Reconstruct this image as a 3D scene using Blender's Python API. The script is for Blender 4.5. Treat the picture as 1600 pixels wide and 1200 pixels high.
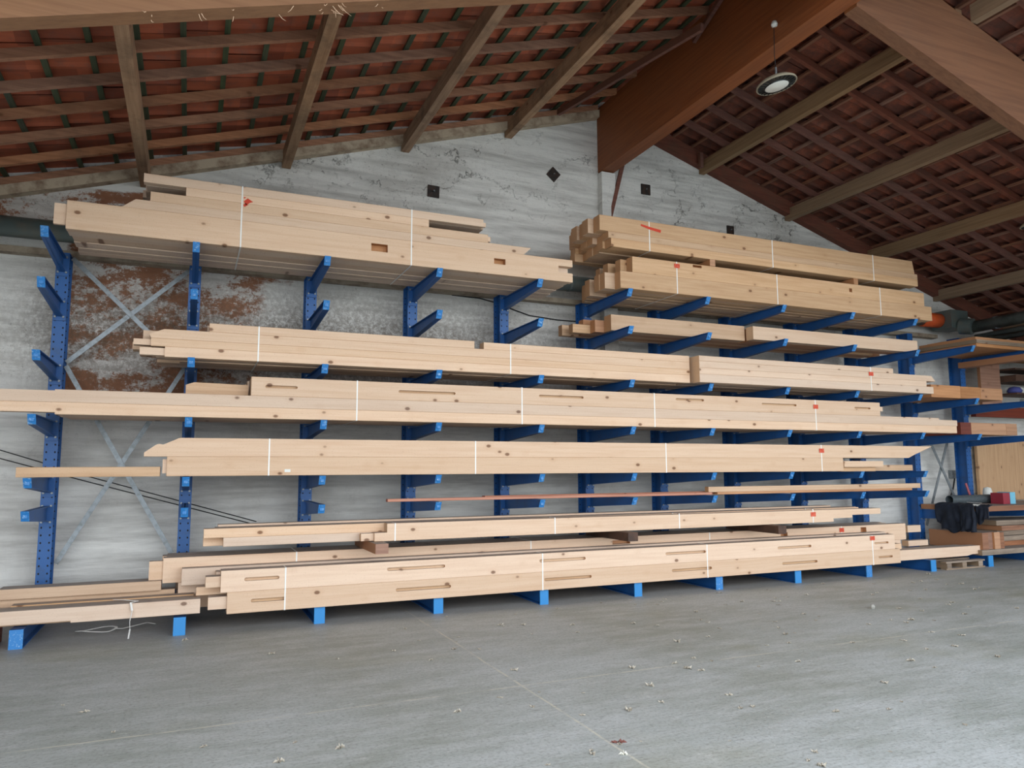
import bpy, bmesh, math, random
from mathutils import Vector, Matrix
random.seed(7)
for o in list(bpy.data.objects): bpy.data.objects.remove(o)
S = bpy.context.scene
C = S.collection
R = math.radians

# ------------------------------------------------------------ camera, world, light, exposure
cam = bpy.data.objects.new('camera', bpy.data.cameras.new('camera'))
C.objects.link(cam)
cam.data.sensor_width = 36.0
cam.data.lens = 1161.5 / 1600 * 36.0
cam.data.clip_start = 0.05
cam.data.clip_end = 300
_f = Vector((0.39472854, 0.91180431, 0.11314716))
_r = Vector((0.91789855, -0.39678768, -0.0046668))
_u = Vector((-0.04064019, -0.10569973, 0.99356728))
cam.matrix_world = Matrix(((_r.x, _u.x, -_f.x, 0), (_r.y, _u.y, -_f.y, 0), (_r.z, _u.z, -_f.z, 1.6), (0, 0, 0, 1)))
S.camera = cam
S.view_settings.view_transform = 'Standard'
S.view_settings.look = 'None'
S.view_settings.gamma = 1
S.view_settings.use_curve_mapping = False
S.view_settings.exposure = 0.95

W = bpy.data.worlds.new('overcast sky')
S.world = W
W.use_nodes = True
wn = W.node_tree.nodes
wl = W.node_tree.links
bg = wn['Background']
tc = wn.new('ShaderNodeTexCoord')
sx = wn.new('ShaderNodeSeparateXYZ')
cr = wn.new('ShaderNodeValToRGB')
cr.color_ramp.elements[0].position = 0.0
cr.color_ramp.elements[0].color = (0.86, 0.92, 0.97, 1)
cr.color_ramp.elements[1].position = 0.9
cr.color_ramp.elements[1].color = (0.76, 0.84, 0.95, 1)
wl.new(tc.outputs['Generated'], sx.inputs[0])
wl.new(sx.outputs['Z'], cr.inputs[0])
wl.new(cr.outputs[0], bg.inputs[0])
bg.inputs[1].default_value = 2.2
def portal(name, loc, rot, sx_, sy_):
    l = bpy.data.lights.new(name, 'AREA')
    l.shape = 'RECTANGLE'; l.size = sx_; l.size_y = sy_
    l.cycles.is_portal = True
    o = bpy.data.objects.new(name, l); C.objects.link(o)
    o.location = loc; o.rotation_euler = rot
portal('open_front_portal', (5, 0.45, 3.5), (R(90), 0, 0), 27, 7.4)

# ------------------------------------------------------------ materials
def mat(name):
    m = bpy.data.materials.new(name); m.use_nodes = True
    n = m.node_tree.nodes; l = m.node_tree.links
    return m, n, l, n['Principled BSDF']
def N(n, t, **k):
    x = n.new(t)
    for a, b in k.items(): setattr(x, a, b)
    return x
def srgb(r, g, b):
    f = lambda c: (c/255/12.92) if c/255 <= .04045 else ((c/255+.055)/1.055)**2.4
    return (f(r), f(g), f(b), 1)
def mixc(n, l, fac, a, b, mode='MIX'):
    m = N(n, 'ShaderNodeMix', data_type='RGBA', blend_type=mode)
    for i, v in ((0, fac), (6, a), (7, b)):
        if hasattr(v, 'is_linked'): l.new(v, m.inputs[i])
        else: m.inputs[i].default_value = v
    return m.outputs[2]
def math_(n, l, op, a, b=None, c=None, clamp=False):
    m = N(n, 'ShaderNodeMath', operation=op); m.use_clamp = clamp
    for i, v in enumerate((a, b, c)):
        if v is None: continue
        if hasattr(v, 'is_linked'): l.new(v, m.inputs[i])
        else: m.inputs[i].default_value = v
    return m.outputs[0]
def ramp(n, l, fac, stops):
    r = N(n, 'ShaderNodeValToRGB')
    e = r.color_ramp.elements
    while len(e) < len(stops): e.new(.5)
    for q, (p, c) in zip(e, stops): q.position = p; q.color = c if len(c) == 4 else (*c, 1)
    l.new(fac, r.inputs[0]); return r.outputs[0]
def maprange(n, l, v, a, b, c=0, d=1):
    m = N(n, 'ShaderNodeMapRange'); l.new(v, m.inputs[0])
    for i, x in enumerate((a, b, c, d)): m.inputs[i+1].default_value = x
    return m.outputs[0]
def coords(n, l, scale, kind='Object', rnd=True):
    t = N(n, 'ShaderNodeTexCoord'); m = N(n, 'ShaderNodeMapping')
    l.new(t.outputs[kind], m.inputs[0]); m.inputs['Scale'].default_value = scale
    if rnd:
        oi = N(n, 'ShaderNodeObjectInfo')
        v = N(n, 'ShaderNodeVectorMath', operation='SCALE')
        v.inputs[0].default_value = (37.0, 11.0, 23.0); l.new(oi.outputs['Random'], v.inputs['Scale'])
        l.new(v.outputs[0], m.inputs['Location'])
    return m.outputs[0]
def noise(n, l, vec, scale, detail=4, rough=.55):
    x = N(n, 'ShaderNodeTexNoise'); l.new(vec, x.inputs['Vector'])
    x.inputs['Scale'].default_value = scale; x.inputs['Detail'].default_value = detail
    x.inputs['Roughness'].default_value = rough
    return x.outputs['Fac']
def bump(n, l, b, h, s=.3, d=.01):
    x = N(n, 'ShaderNodeBump'); l.new(h, x.inputs['Height'])
    x.inputs['Strength'].default_value = s; x.inputs['Distance'].default_value = d
    l.new(x.outputs[0], b.inputs['Normal'])

def wood(name, base, dark, endc, knots=.068, axis=0, dust=True, var=.12, rough=.65, stain=0, gm=1):
    m, n, l, b = mat(name)
    gs = [9, 9, 9]; gs[axis] = .35
    g = noise(n, l, coords(n, l, gs), 3.0, 5, .6)
    fs = [60, 60, 60]; fs[axis] = 1.2
    g2 = noise(n, l, coords(n, l, fs), 2.0, 3, .6)
    col = mixc(n, l, maprange(n, l, g, .4, .75, 0, gm), base, dark)
    col = mixc(n, l, maprange(n, l, g2, .45, .9, 0, .5*gm), col, dark)
    ks = [.45, .45, .45]; ks[axis] = 3.2; ks[2] = 5.0
    if axis == 1: ks = [.45, 3.2, 5.0]
    if axis == 2: ks = [6.0, .45, 3.2]
    vo = N(n, 'ShaderNodeTexVoronoi'); l.new(coords(n, l, ks), vo.inputs['Vector']); vo.inputs['Scale'].default_value = 1.0
    kn = maprange(n, l, vo.outputs['Distance'], knots, knots*1.7, 1, 0)
    # ring around the knot
    col = mixc(n, l, math_(n, l, 'MULTIPLY', maprange(n, l, vo.outputs['Distance'], knots*1.5, knots*4, 1, 0), .35), col, dark)
    col = mixc(n, l, math_(n, l, 'MULTIPLY', kn, .85), col, srgb(112, 72, 45))
    if stain:
        st = noise(n, l, coords(n, l, (1, 1, 1)), 2.2, 6, .65)
        col = mixc(n, l, maprange(n, l, st, .48, .7, 0, stain), col, srgb(92, 74, 58))
    vs2 = N(n, 'ShaderNodeTexVoronoi'); k2 = [q*3.3 for q in ks]; l.new(coords(n, l, k2), vs2.inputs['Vector'])
    col = mixc(n, l, math_(n, l, 'MULTIPLY', maprange(n, l, vs2.outputs['Distance'], knots*1.2, knots*2, 1, 0), .75), col, srgb(120, 80, 52))
    # per object tint
    oi = N(n, 'ShaderNodeObjectInfo')
    hs = N(n, 'ShaderNodeHueSaturation')
    l.new(col, hs.inputs['Color'])
    l.new(maprange(n, l, oi.outputs['Random'], 0, 1, 1-var, 1+var*.5), hs.inputs['Value'])
    wnz = N(n, 'ShaderNodeTexWhiteNoise', noise_dimensions='1D'); l.new(oi.outputs['Random'], wnz.inputs['W'])
    l.new(maprange(n, l, wnz.outputs['Value'], 0, 1, .85, 1.12), hs.inputs['Saturation'])
    col = hs.outputs[0]
    # end grain
    tcn = N(n, 'ShaderNodeTexCoord'); sp = N(n, 'ShaderNodeSeparateXYZ'); l.new(tcn.outputs['Normal'], sp.inputs[0])
    e = math_(n, l, 'GREATER_THAN', math_(n, l, 'ABSOLUTE', sp.outputs[axis]), .75)
    es = [1, 1, 1]
    wv = N(n, 'ShaderNodeTexWave', wave_type='RINGS'); wv.rings_direction = 'XYZ'[axis]
    cs = coords(n, l, es); l.new(cs, wv.inputs['Vector']); wv.inputs['Scale'].default_value = 35; wv.inputs['Distortion'].default_value = 2
    ec = mixc(n, l, maprange(n, l, wv.outputs['Fac'], 0, 1, 0, .5), endc, dark)
    col = mixc(n, l, e, col, ec)
    if dust:
        up = maprange(n, l, sp.outputs[2], .7, .9)
        dn = noise(n, l, coords(n, l, (1.5, 3, 3), rnd=True), 3, 4)
        col = mixc(n, l, math_(n, l, 'MULTIPLY', up, maprange(n, l, dn, .3, .6, .65, .9)), col, srgb(150, 142, 136))
    l.new(col, b.inputs['Base Color']); b.inputs['Roughness'].default_value = rough
    bump(n, l, b, g2, .12, .004)
    return m

M = {}
M['pale'] = wood('planed spruce', srgb(226, 196, 168), srgb(208, 170, 138), srgb(214, 180, 144), gm=.6)
M['warm'] = wood('older spruce', srgb(212, 176, 140), srgb(188, 146, 108), srgb(196, 146, 102), gm=.8)
M['pink'] = wood('reddish batten wood', srgb(205, 145, 120), srgb(175, 112, 88), srgb(170, 95, 75), knots=.03)
M['brown'] = wood('brown glued timber', srgb(164, 116, 88), srgb(124, 82, 60), srgb(176, 124, 86), var=.2)
M['orange'] = wood('orange end timber', srgb(196, 144, 102), srgb(164, 112, 74), srgb(196, 138, 92))
M['redwood'] = wood('dark red painted timber', srgb(120, 52, 34), srgb(90, 36, 26), srgb(120, 52, 34), knots=.01)
M['grey'] = wood('weathered grey wood', srgb(160, 140, 120), srgb(116, 98, 80), srgb(150, 126, 100), stain=.5)
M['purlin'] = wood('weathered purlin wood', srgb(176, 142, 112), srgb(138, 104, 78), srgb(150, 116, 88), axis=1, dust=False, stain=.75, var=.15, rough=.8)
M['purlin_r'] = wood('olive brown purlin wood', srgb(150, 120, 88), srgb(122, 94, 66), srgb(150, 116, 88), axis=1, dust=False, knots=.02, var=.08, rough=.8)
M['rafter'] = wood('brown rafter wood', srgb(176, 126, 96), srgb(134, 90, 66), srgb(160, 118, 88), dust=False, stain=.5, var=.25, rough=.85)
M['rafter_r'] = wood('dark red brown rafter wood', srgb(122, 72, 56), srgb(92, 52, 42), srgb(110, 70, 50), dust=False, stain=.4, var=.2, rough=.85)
M['glulam'] = wood('stained ridge timber', srgb(144, 88, 58), srgb(118, 68, 44), srgb(150, 90, 50), axis=1, dust=False, knots=.008, stain=.15, var=.02, rough=.6)
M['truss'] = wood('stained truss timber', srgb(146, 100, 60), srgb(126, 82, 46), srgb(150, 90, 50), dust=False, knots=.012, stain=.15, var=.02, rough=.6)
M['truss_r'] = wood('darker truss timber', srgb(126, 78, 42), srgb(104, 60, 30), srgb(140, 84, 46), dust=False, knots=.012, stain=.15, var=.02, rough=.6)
M['batten_g'] = wood('green treated batten', srgb(70, 82, 58), srgb(48, 58, 42), srgb(70, 82, 58), axis=1, dust=False, knots=.001)
M['batten_b'] = wood('brown batten', srgb(150, 106, 84), srgb(110, 74, 58), srgb(150, 106, 84), axis=1, dust=False, knots=.001)
M['osb'] = wood('knotty panel wood', srgb(200, 160, 118), srgb(178, 134, 92), srgb(180, 140, 100), knots=.07, axis=2)

def plain(name, c, rough=.5, metal=0, var=0, nscale=8, c2=None, fac=(.45, .7), bmp=0, coat=0):
    m, n, l, b = mat(name)
    col = None
    if c2 is not None:
        nn = noise(n, l, coords(n, l, (1, 1, 1)), nscale, 6, .65)
        col = mixc(n, l, maprange(n, l, nn, fac[0], fac[1]), c, c2)
        l.new(col, b.inputs['Base Color'])
        if bmp: bump(n, l, b, nn, bmp, .005)
    else: b.inputs['Base Color'].default_value = c
    b.inputs['Roughness'].default_value = rough; b.inputs['Metallic'].default_value = metal
    return m
M['blue'] = plain('blue rack paint', srgb(30, 88, 152), .45, c2=srgb(46, 76, 112), nscale=7, fac=(.52, .8))
M['blue_tip'] = plain('scuffed bright blue paint', srgb(44, 122, 188), .45, c2=srgb(140, 176, 206), nscale=38, fac=(.55, .66))
M['blue_clean'] = plain('clean bright blue paint', srgb(44, 132, 196), .4)
M['hole'] = plain('dark bolt hole', (.006, .008, .012, 1), .8)
M['galv'] = plain('galvanised steel', srgb(140, 146, 150), .45, .6, c2=srgb(112, 116, 116), nscale=20)
M['duct'] = plain('painted grey green duct', srgb(92, 104, 102), .35, .2, c2=srgb(110, 108, 98), nscale=5)
M['duct_l'] = plain('lighter grey pipe', srgb(120, 128, 124), .35, .35, c2=srgb(92, 98, 94), nscale=5)
M['plate'] = plain('rusty black plate', srgb(36, 30, 27), .7, c2=srgb(72, 48, 36), nscale=14)
M['strap'] = plain('white plastic strapping', srgb(238, 236, 230), .35)
M['tagred'] = plain('red paper tag', srgb(200, 66, 40), .7, c2=srgb(225, 120, 90), nscale=40)
M['redpaint'] = plain('red spray paint', srgb(206, 62, 34), .6)
M['orangeband'] = plain('orange rubber sleeve', srgb(214, 88, 36), .6)
M['cable'] = plain('black cable', srgb(28, 28, 30), .6)
M['white'] = plain('white enamel', srgb(222, 222, 214), .4)
M['lampglass'] = plain('frosted lamp lens', srgb(222, 222, 214), .3)
M['lampblack'] = plain('black lamp heatsink', srgb(26, 28, 28), .4, c2=srgb(50, 52, 50), nscale=30)
M['lampgrey'] = plain('dusty lamp top', srgb(150, 140, 120), .7)
M['jacket'] = plain('black work jacket cloth', srgb(22, 28, 40), .85, c2=srgb(34, 42, 58), nscale=9)
M['mesh'] = plain('dark grey rolled mesh', srgb(96, 106, 110), .5, .3, c2=srgb(58, 66, 70), nscale=60)
M['tinred'] = plain('red tin', srgb(150, 46, 60), .4)
M['tincyan'] = plain('cyan tin label', srgb(120, 190, 215), .4)
M['leaf'] = plain('dry beige leaf', srgb(188, 180, 164), .8, c2=srgb(112, 100, 86), nscale=30)
M['leafred'] = plain('reddish brown leaf', srgb(112, 66, 56), .8)
M['leafwhite'] = plain('pale leaf', srgb(222, 220, 206), .8)
M['stone'] = plain('grey pebble', srgb(160, 158, 150), .9)
M['brick'] = plain('reddish brick', srgb(186, 120, 100), .9, c2=srgb(150, 92, 76), nscale=30)
M['darkstuff'] = plain('dark brown board', srgb(84, 58, 44), .7, c2=srgb(58, 42, 34), nscale=6)
M['bluebag'] = plain('violet blue cloth', srgb(70, 76, 140), .8)

# whitewashed wall
m, n, l, b = mat('old whitewashed wall'); M['wall'] = m
P3 = coords(n, l, (1, 1, 1), rnd=False)
sp = N(n, 'ShaderNodeSeparateXYZ'); l.new(P3, sp.inputs[0])
big = noise(n, l, P3, .9, 6, .6)
hor = noise(n, l, coords(n, l, (.5, 1, 5.5), rnd=False), 1.6, 6, .65)
fine = noise(n, l, P3, 34, 4, .7)
mid = noise(n, l, P3, 5.5, 8, .72)
col = mixc(n, l, maprange(n, l, hor, .42, .70), srgb(228, 226, 220), srgb(184, 181, 175))
col = mixc(n, l, maprange(n, l, big, .5, .75, 0, .5), col, srgb(162, 156, 147))
# brown earth stain showing through behind the left rack bays
zx = math_(n, l, 'MULTIPLY', maprange(n, l, sp.outputs[0], -1.75, -1.35), maprange(n, l, sp.outputs[0], .5, 2.6, 1, 0))
zz = math_(n, l, 'MULTIPLY', maprange(n, l, sp.outputs[2], 1.9, 2.6), maprange(n, l, sp.outputs[2], 5.1, 4.9, 0, 1))
upz = math_(n, l, 'MULTIPLY', maprange(n, l, sp.outputs[2], 4.15, 4.3), math_(n, l, 'MULTIPLY', maprange(n, l, sp.outputs[2], 5.2, 4.75), maprange(n, l, sp.outputs[0], .6, -.6)))
zone = math_(n, l, 'MAXIMUM', math_(n, l, 'MULTIPLY', zx, zz), math_(n, l, 'MULTIPLY', upz, 1.3))
hz2 = noise(n, l, coords(n, l, (.8, 1, 1.8), rnd=False), 1.5, 9, .74)
th = math_(n, l, 'ADD', hz2, math_(n, l, 'MULTIPLY', math_(n, l, 'SUBTRACT', zone, 1), .8))
stn = maprange(n, l, th, .32, .42)
col = mixc(n, l, math_(n, l, 'MULTIPLY', stn, maprange(n, l, math_(n, l, 'ADD', noise(n, l, P3, 22, 8, .85), math_(n, l, 'MULTIPLY', math_(n, l, 'SUBTRACT', noise(n, l, coords(n, l, (.8, 1, 1.6), rnd=False), 1.7, 7, .7), .5), -1.5)), .46, .56, .95, .12)), col, mixc(n, l, mid, srgb(112, 62, 34), srgb(168, 110, 72)))
# grey dark moss band around 2.9..3.8
band = math_(n, l, 'MULTIPLY', maprange(n, l, sp.outputs[2], 2.3, 3.0), maprange(n, l, sp.outputs[2], 4.1, 3.4))
bx = math_(n, l, 'MULTIPLY', maprange(n, l, sp.outputs[0], 6.5, 3.0), maprange(n, l, sp.outputs[0], -1.9, -1.3, .3, 1))
dk = math_(n, l, 'MULTIPLY', math_(n, l, 'MULTIPLY', band, bx), maprange(n, l, noise(n, l, P3, 16, 8, .85), .42, .54))
col = mixc(n, l, math_(n, l, 'MULTIPLY', dk, .75), col, srgb(104, 88, 72))
# speckle
spk = maprange(n, l, noise(n, l, P3, 26, 8, .85), .56, .64)
spz = math_(n, l, 'MULTIPLY', maprange(n, l, big, .42, .55, .12, 1), maprange(n, l, sp.outputs[2], 1.5, 3.0, .1, .85))
col = mixc(n, l, math_(n, l, 'MULTIPLY', spk, spz), col, srgb(72, 58, 46))
# cracks
vo = N(n, 'ShaderNodeTexVoronoi', feature='DISTANCE_TO_EDGE')
dv = N(n, 'ShaderNodeVectorMath', operation='ADD'); l.new(coords(n, l, (.7, 1, 1.5), rnd=False), dv.inputs[0])
nz = N(n, 'ShaderNodeTexNoise'); l.new(P3, nz.inputs[0]); nz.inputs['Scale'].default_value = 3; nz.inputs['Detail'].default_value = 8; nz.inputs['Roughness'].default_value = .7
l.new(nz.outputs['Color'], dv.inputs[1]); l.new(dv.outputs[0], vo.inputs['Vector']); vo.inputs['Scale'].default_value = 1.1
ck = math_(n, l, 'MULTIPLY', maprange(n, l, vo.outputs['Distance'], .003, .018, 1, 0), maprange(n, l, mid, .47, .56))
ck = math_(n, l, 'MULTIPLY', ck, math_(n, l, 'MULTIPLY', maprange(n, l, sp.outputs[2], 4.6, 5.6, .12, 1), maprange(n, l, big, .42, .58, .25, 1)))
col = mixc(n, l, math_(n, l, 'MULTIPLY', ck, .85), col, srgb(48, 42, 36))
l.new(col, b.inputs['Base Color']); b.inputs['Roughness'].default_value = .95
hh = math_(n, l, 'ADD', math_(n, l, 'MULTIPLY', hor, 1.2), math_(n, l, 'ADD', math_(n, l, 'MULTIPLY', mid, .5), math_(n, l, 'MULTIPLY', ck, -.8)))
bump(n, l, b, hh, .6, .03)

# concrete floor
m, n, l, b = mat('worn concrete floor'); M['floor'] = m
P3 = coords(n, l, (1, 1, 1), rnd=False)
sp = N(n, 'ShaderNodeSeparateXYZ'); l.new(P3, sp.inputs[0])
a = noise(n, l, P3, .55, 7, .62); a2 = noise(n, l, coords(n, l, (.6, 2.2, 1), rnd=False), 2.2, 8, .72); a3 = noise(n, l, P3, 45, 4, .7)
col = mixc(n, l, maprange(n, l, a, .36, .64), srgb(146, 152, 144), srgb(176, 180, 177))
col = mixc(n, l, maprange(n, l, a2, .42, .68, 0, .75), col, srgb(192, 195, 194))
col = mixc(n, l, maprange(n, l, a3, .50, .66, 0, .45), col, srgb(104, 104, 98))
yel = noise(n, l, coords(n, l, (.5, .8, 1), rnd=False), 1.1, 4, .5)
col = mixc(n, l, maprange(n, l, yel, .58, .76, 0, .35), col, srgb(150, 146, 112))
wig = math_(n, l, 'MULTIPLY', math_(n, l, 'SUBTRACT', noise(n, l, P3, 1.2, 8, .7), .5), .05)
d1 = math_(n, l, 'ABSOLUTE', math_(n, l, 'ADD', math_(n, l, 'SUBTRACT', sp.outputs[0], 2.335), wig))
d2 = math_(n, l, 'ABSOLUTE', math_(n, l, 'ADD', math_(n, l, 'SUBTRACT', sp.outputs[1], 5.24), wig))
jn = math_(n, l, 'MINIMUM', d1, d2)
brk = maprange(n, l, noise(n, l, P3, 2.6, 4, .7), .38, .55)
jl = math_(n, l, 'MULTIPLY', maprange(n, l, jn, .005, .012, 1, 0), brk)
col = mixc(n, l, math_(n, l, 'MULTIPLY', jl, .8), col, srgb(206, 202, 184))
# dusty margin under the rack
mg = maprange(n, l, math_(n, l, 'ADD', sp.outputs[1], math_(n, l, 'MULTIPLY', a2, .8)), 8.2, 8.7)
col = mixc(n, l, math_(n, l, 'MULTIPLY', mg, .6), col, srgb(150, 146, 146))
tx = noise(n, l, coords(n, l, (1, 5, 1), rnd=False), 9, 7, .8)
col = mixc(n, l, maprange(n, l, tx, .52, .66, 0, .6), col, srgb(112, 112, 106))
col = mixc(n, l, maprange(n, l, noise(n, l, coords(n, l, (1, 2.2, 1), rnd=False), 9, 9, .88), .56, .64, 0, .6), col, srgb(214, 214, 208))
l.new(col, b.inputs['Base Color']); 
l.new(maprange(n, l, a, .3, .7, .42, .7), b.inputs['Roughness'])
bump(n, l, b, math_(n, l, 'ADD', tx, a3), .25, .006)

# roof tiles
m, n, l, b = mat('clay roof tiles'); M['tile'] = m
P3 = coords(n, l, (1, 1, 1), rnd=False)
sn = N(n, 'ShaderNodeVectorMath', operation='SNAP'); l.new(P3, sn.inputs[0]); sn.inputs[1].default_value = (.365, .235, 50)
wn_ = N(n, 'ShaderNodeTexWhiteNoise'); l.new(sn.outputs[0], wn_.inputs['Vector'])
col = mixc(n, l, wn_.outputs['Value'], srgb(184, 98, 66), srgb(138, 72, 52))
col = mixc(n, l, maprange(n, l, noise(n, l, P3, 6, 6, .7), .5, .75, 0, .7), col, srgb(110, 84, 74))
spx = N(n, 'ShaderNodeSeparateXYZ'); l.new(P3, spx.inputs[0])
shade_dirt = math_(n, l, 'MULTIPLY', maprange(n, l, spx.outputs[0], 5.9, 6.1), maprange(n, l, noise(n, l, P3, 3, 7, .75), .35, .6, .35, .95))  # right slope tiles darkened: shade painted into the colour, mixed with patchy dust
col = mixc(n, l, shade_dirt, col, srgb(92, 58, 48))
l.new(col, b.inputs['Base Color']); b.inputs['Roughness'].default_value = .85

# ------------------------------------------------------------ mesh helpers
def obj(name, verts, faces, mats, parent=None, fm=None, smooth=False, loc=(0, 0, 0)):
    me = bpy.data.meshes.new(name); me.from_pydata(verts, [], faces)
    if not isinstance(mats, (list, tuple)): mats = [mats]
    for x in mats: me.materials.append(x if not isinstance(x, str) else M[x])
    if fm: me.polygons.foreach_set('material_index', fm)
    if smooth: me.polygons.foreach_set('use_smooth', [True]*len(me.polygons))
    me.update()
    o = bpy.data.objects.new(name, me); C.objects.link(o); o.location = loc
    if parent is not None: o.parent = parent
    return o
def tag(o, label=None, cat=None, group=None, kind=None):
    if label: o['label'] = label
    if cat: o['category'] = cat
    if group: o['group'] = group
    if kind: o['kind'] = kind
    return o
def empty(name, loc=(0, 0, 0)):
    o = bpy.data.objects.new(name, None); C.objects.link(o); o.location = loc; o.empty_display_size = .1; return o
class MB:
    def __init__(s): s.v = []; s.f = []; s.m = []
    def add(s, v, f, m=0):
        k = len(s.v); s.v += [tuple(p) for p in v]; s.f += [[i+k for i in q] for q in f]; s.m += [m]*len(f)
    def box(s, x0, x1, y0, y1, z0, z1, m=0):
        s.add([(x0,y0,z0),(x1,y0,z0),(x1,y1,z0),(x0,y1,z0),(x0,y0,z1),(x1,y0,z1),(x1,y1,z1),(x0,y1,z1)],
              [(3,2,1,0),(4,5,6,7),(0,1,5,4),(1,2,6,5),(2,3,7,6),(3,0,4,7)], m)
    def bar(s, a, b, w, h, m=0, up=(0,0,1)):
        a = Vector(a); b = Vector(b); d = (b-a).normalized(); sd = d.cross(Vector(up))
        if sd.length < 1e-4: sd = d.cross(Vector((0,1,0)))
        sd.normalize(); u = sd.cross(d)
        v = [p + sd*sx_*w/2 + u*sy_*h/2 for p in (a, b) for sx_, sy_ in ((-1,-1),(1,-1),(1,1),(-1,1))]
        s.add(v, [(3,2,1,0),(4,5,6,7),(0,1,5,4),(1,2,6,5),(2,3,7,6),(3,0,4,7)], m)
    def tube(s, pts, r, k=10, m=0, cap=True):
        pts = [Vector(p) for p in pts]; rs = r if isinstance(r, (list, tuple)) else [r]*len(pts)
        prev = None; v = []
        for i, p in enumerate(pts):
            d = (pts[min(i+1, len(pts)-1)] - pts[max(i-1, 0)]).normalized()
            if prev is None:
                sd = d.cross(Vector((0,0,1)))
                if sd.length < .01: sd = d.cross(Vector((0,1,0)))
            else: sd = prev - d*prev.dot(d)
            sd.normalize(); prev = sd; u = d.cross(sd)
            v += [p + (sd*math.cos(2*math.pi*j/k) + u*math.sin(2*math.pi*j/k))*rs[i] for j in range(k)]
        f = [(i*k+j, i*k+(j+1)%k, (i+1)*k+(j+1)%k, (i+1)*k+j) for i in range(len(pts)-1) for j in range(k)]
        if cap: f += [tuple(range(k))[::-1], tuple((len(pts)-1)*k+j for j in range(k))]
        s.add(v, f, m)
    def prism(s, prof, y0, y1, m=0):   # prof: xz polygon
        n_ = len(prof)
        v = [(x, y0, z) for x, z in prof] + [(x, y1, z) for x, z in prof]
        f = [tuple(range(n_)), tuple(range(n_, 2*n_))[::-1]] + [((i+1) % n_, i, i+n_, (i+1) % n_+n_) for i in range(n_)]
        s.add(v, f, m)
    def lathe(s, c, prof, k=24, m=0, axis=None):
        c = Vector(c); q = axis or Matrix.Identity(3); v = []
        for r_, h in prof: v += [c + q @ Vector((r_*math.cos(2*math.pi*j/k), r_*math.sin(2*math.pi*j/k), h)) for j in range(k)]
        f = [(i*k+j, i*k+(j+1)%k, (i+1)*k+(j+1)%k, (i+1)*k+j) for i in range(len(prof)-1) for j in range(k)]
        s.add(v, f, m)
    def build(s, name, mats, parent=None, smooth=False, local=True, fix=True):
        if local and s.v:
            c = [sum(p[i] for p in s.v)/len(s.v) for i in range(3)]
            c[2] = min(p[2] for p in s.v)
        else: c = (0, 0, 0)
        o = obj(name, [(p[0]-c[0], p[1]-c[1], p[2]-c[2]) for p in s.v], s.f, mats, None, s.m, smooth, c)
        if fix:
            bm = bmesh.new(); bm.from_mesh(o.data); bmesh.ops.recalc_face_normals(bm, faces=bm.faces); bm.to_mesh(o.data); bm.free()
        if parent is not None:
            o.parent = parent
            o.location = Vector(c) - Vector(parent.location)
        return o

def cutslots(o, slots, y0, depth=.035):
    """cut routed pockets (pill shaped or square) into the face at y0"""
    mb = MB()
    for s_ in slots:
        xa, xb, zc, h = s_[:4]; r = h/2; pill = len(s_) < 5
        if pill:
            pr = [(xb-r+r*math.cos(t), zc+r*math.sin(t)) for t in [math.pi*(-.5+i/6) for i in range(7)]]
            pr += [(xa+r+r*math.cos(t), zc+r*math.sin(t)) for t in [math.pi*(.5+i/6) for i in range(7)]]
        else: pr = [(xa, zc-r), (xb, zc-r), (xb, zc+r), (xa, zc+r)]
        mb.prism(pr, y0-.05, y0+(depth if pill else .075))
    c = mb.build('cutter', 'warm' if all(len(q_) < 5 for q_ in slots) else 'orange', local=False)
    md = o.modifiers.new('cut', 'BOOLEAN'); md.object = c; md.operation = 'DIFFERENCE'; md.solver = 'EXACT'; md.material_mode = 'TRANSFER'
    bpy.context.view_layer.update()
    dg = bpy.context.evaluated_depsgraph_get()
    me = bpy.data.meshes.new_from_object(o.evaluated_get(dg))
    o.modifiers.clear(); o.data = me
    bpy.data.objects.remove(c)

# ------------------------------------------------------------ setting
XR, YW = 6.0, 9.75
YO = 0.6   # front edge of the roof, open to the yard
def zbL(x): return 7.2 + .31*(x-5.74)
def zbR(x): return 7.2 - .31*(x-6.10)
def zb(x): return min(zbL(x), zbR(x)) if 5.0 < x < 7 else (zbL(x) if x < 6 else zbR(x))
mb = MB(); mb.box(-9, 23, -14, 10.1, -.12, 0); tag(mb.build('floor', 'floor', local=False), kind='structure')
mb = MB(); mb.box(-60, 70, -80, -14, -.16, -.04); tag(mb.build('floor_yard', [plain('pale gravel yard', srgb(176, 172, 162), .95, c2=srgb(150, 146, 136))], local=False), kind='structure')
# gable wall (polygonal top)
mb = MB()
mb.prism([(-9, 0), (23, 0), (23, zbR(23)+.235), (6.0, 7.45), (-9, zbL(-9)+.235)], YW, 10.1)
wall = tag(mb.build('wall_back', 'wall', local=False), kind='structure')
mb = MB(); mb.box(-9, -8.8, YO, YW, 0, zbL(-8.8)); tag(mb.build('wall_left', 'wall', local=False), kind='structure')
mb = MB(); mb.box(18, 18.2, YO, YW, 0, zbR(18)); tag(mb.build('wall_right', 'wall', local=False), kind='structure')
# plastered pier under the ridge beam
mb = MB(); mb.box(5.70, 5.94, 9.62, YW, 3.0, 6.18); tag(mb.build('trim_1', 'wall', local=False), kind='structure')
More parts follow.
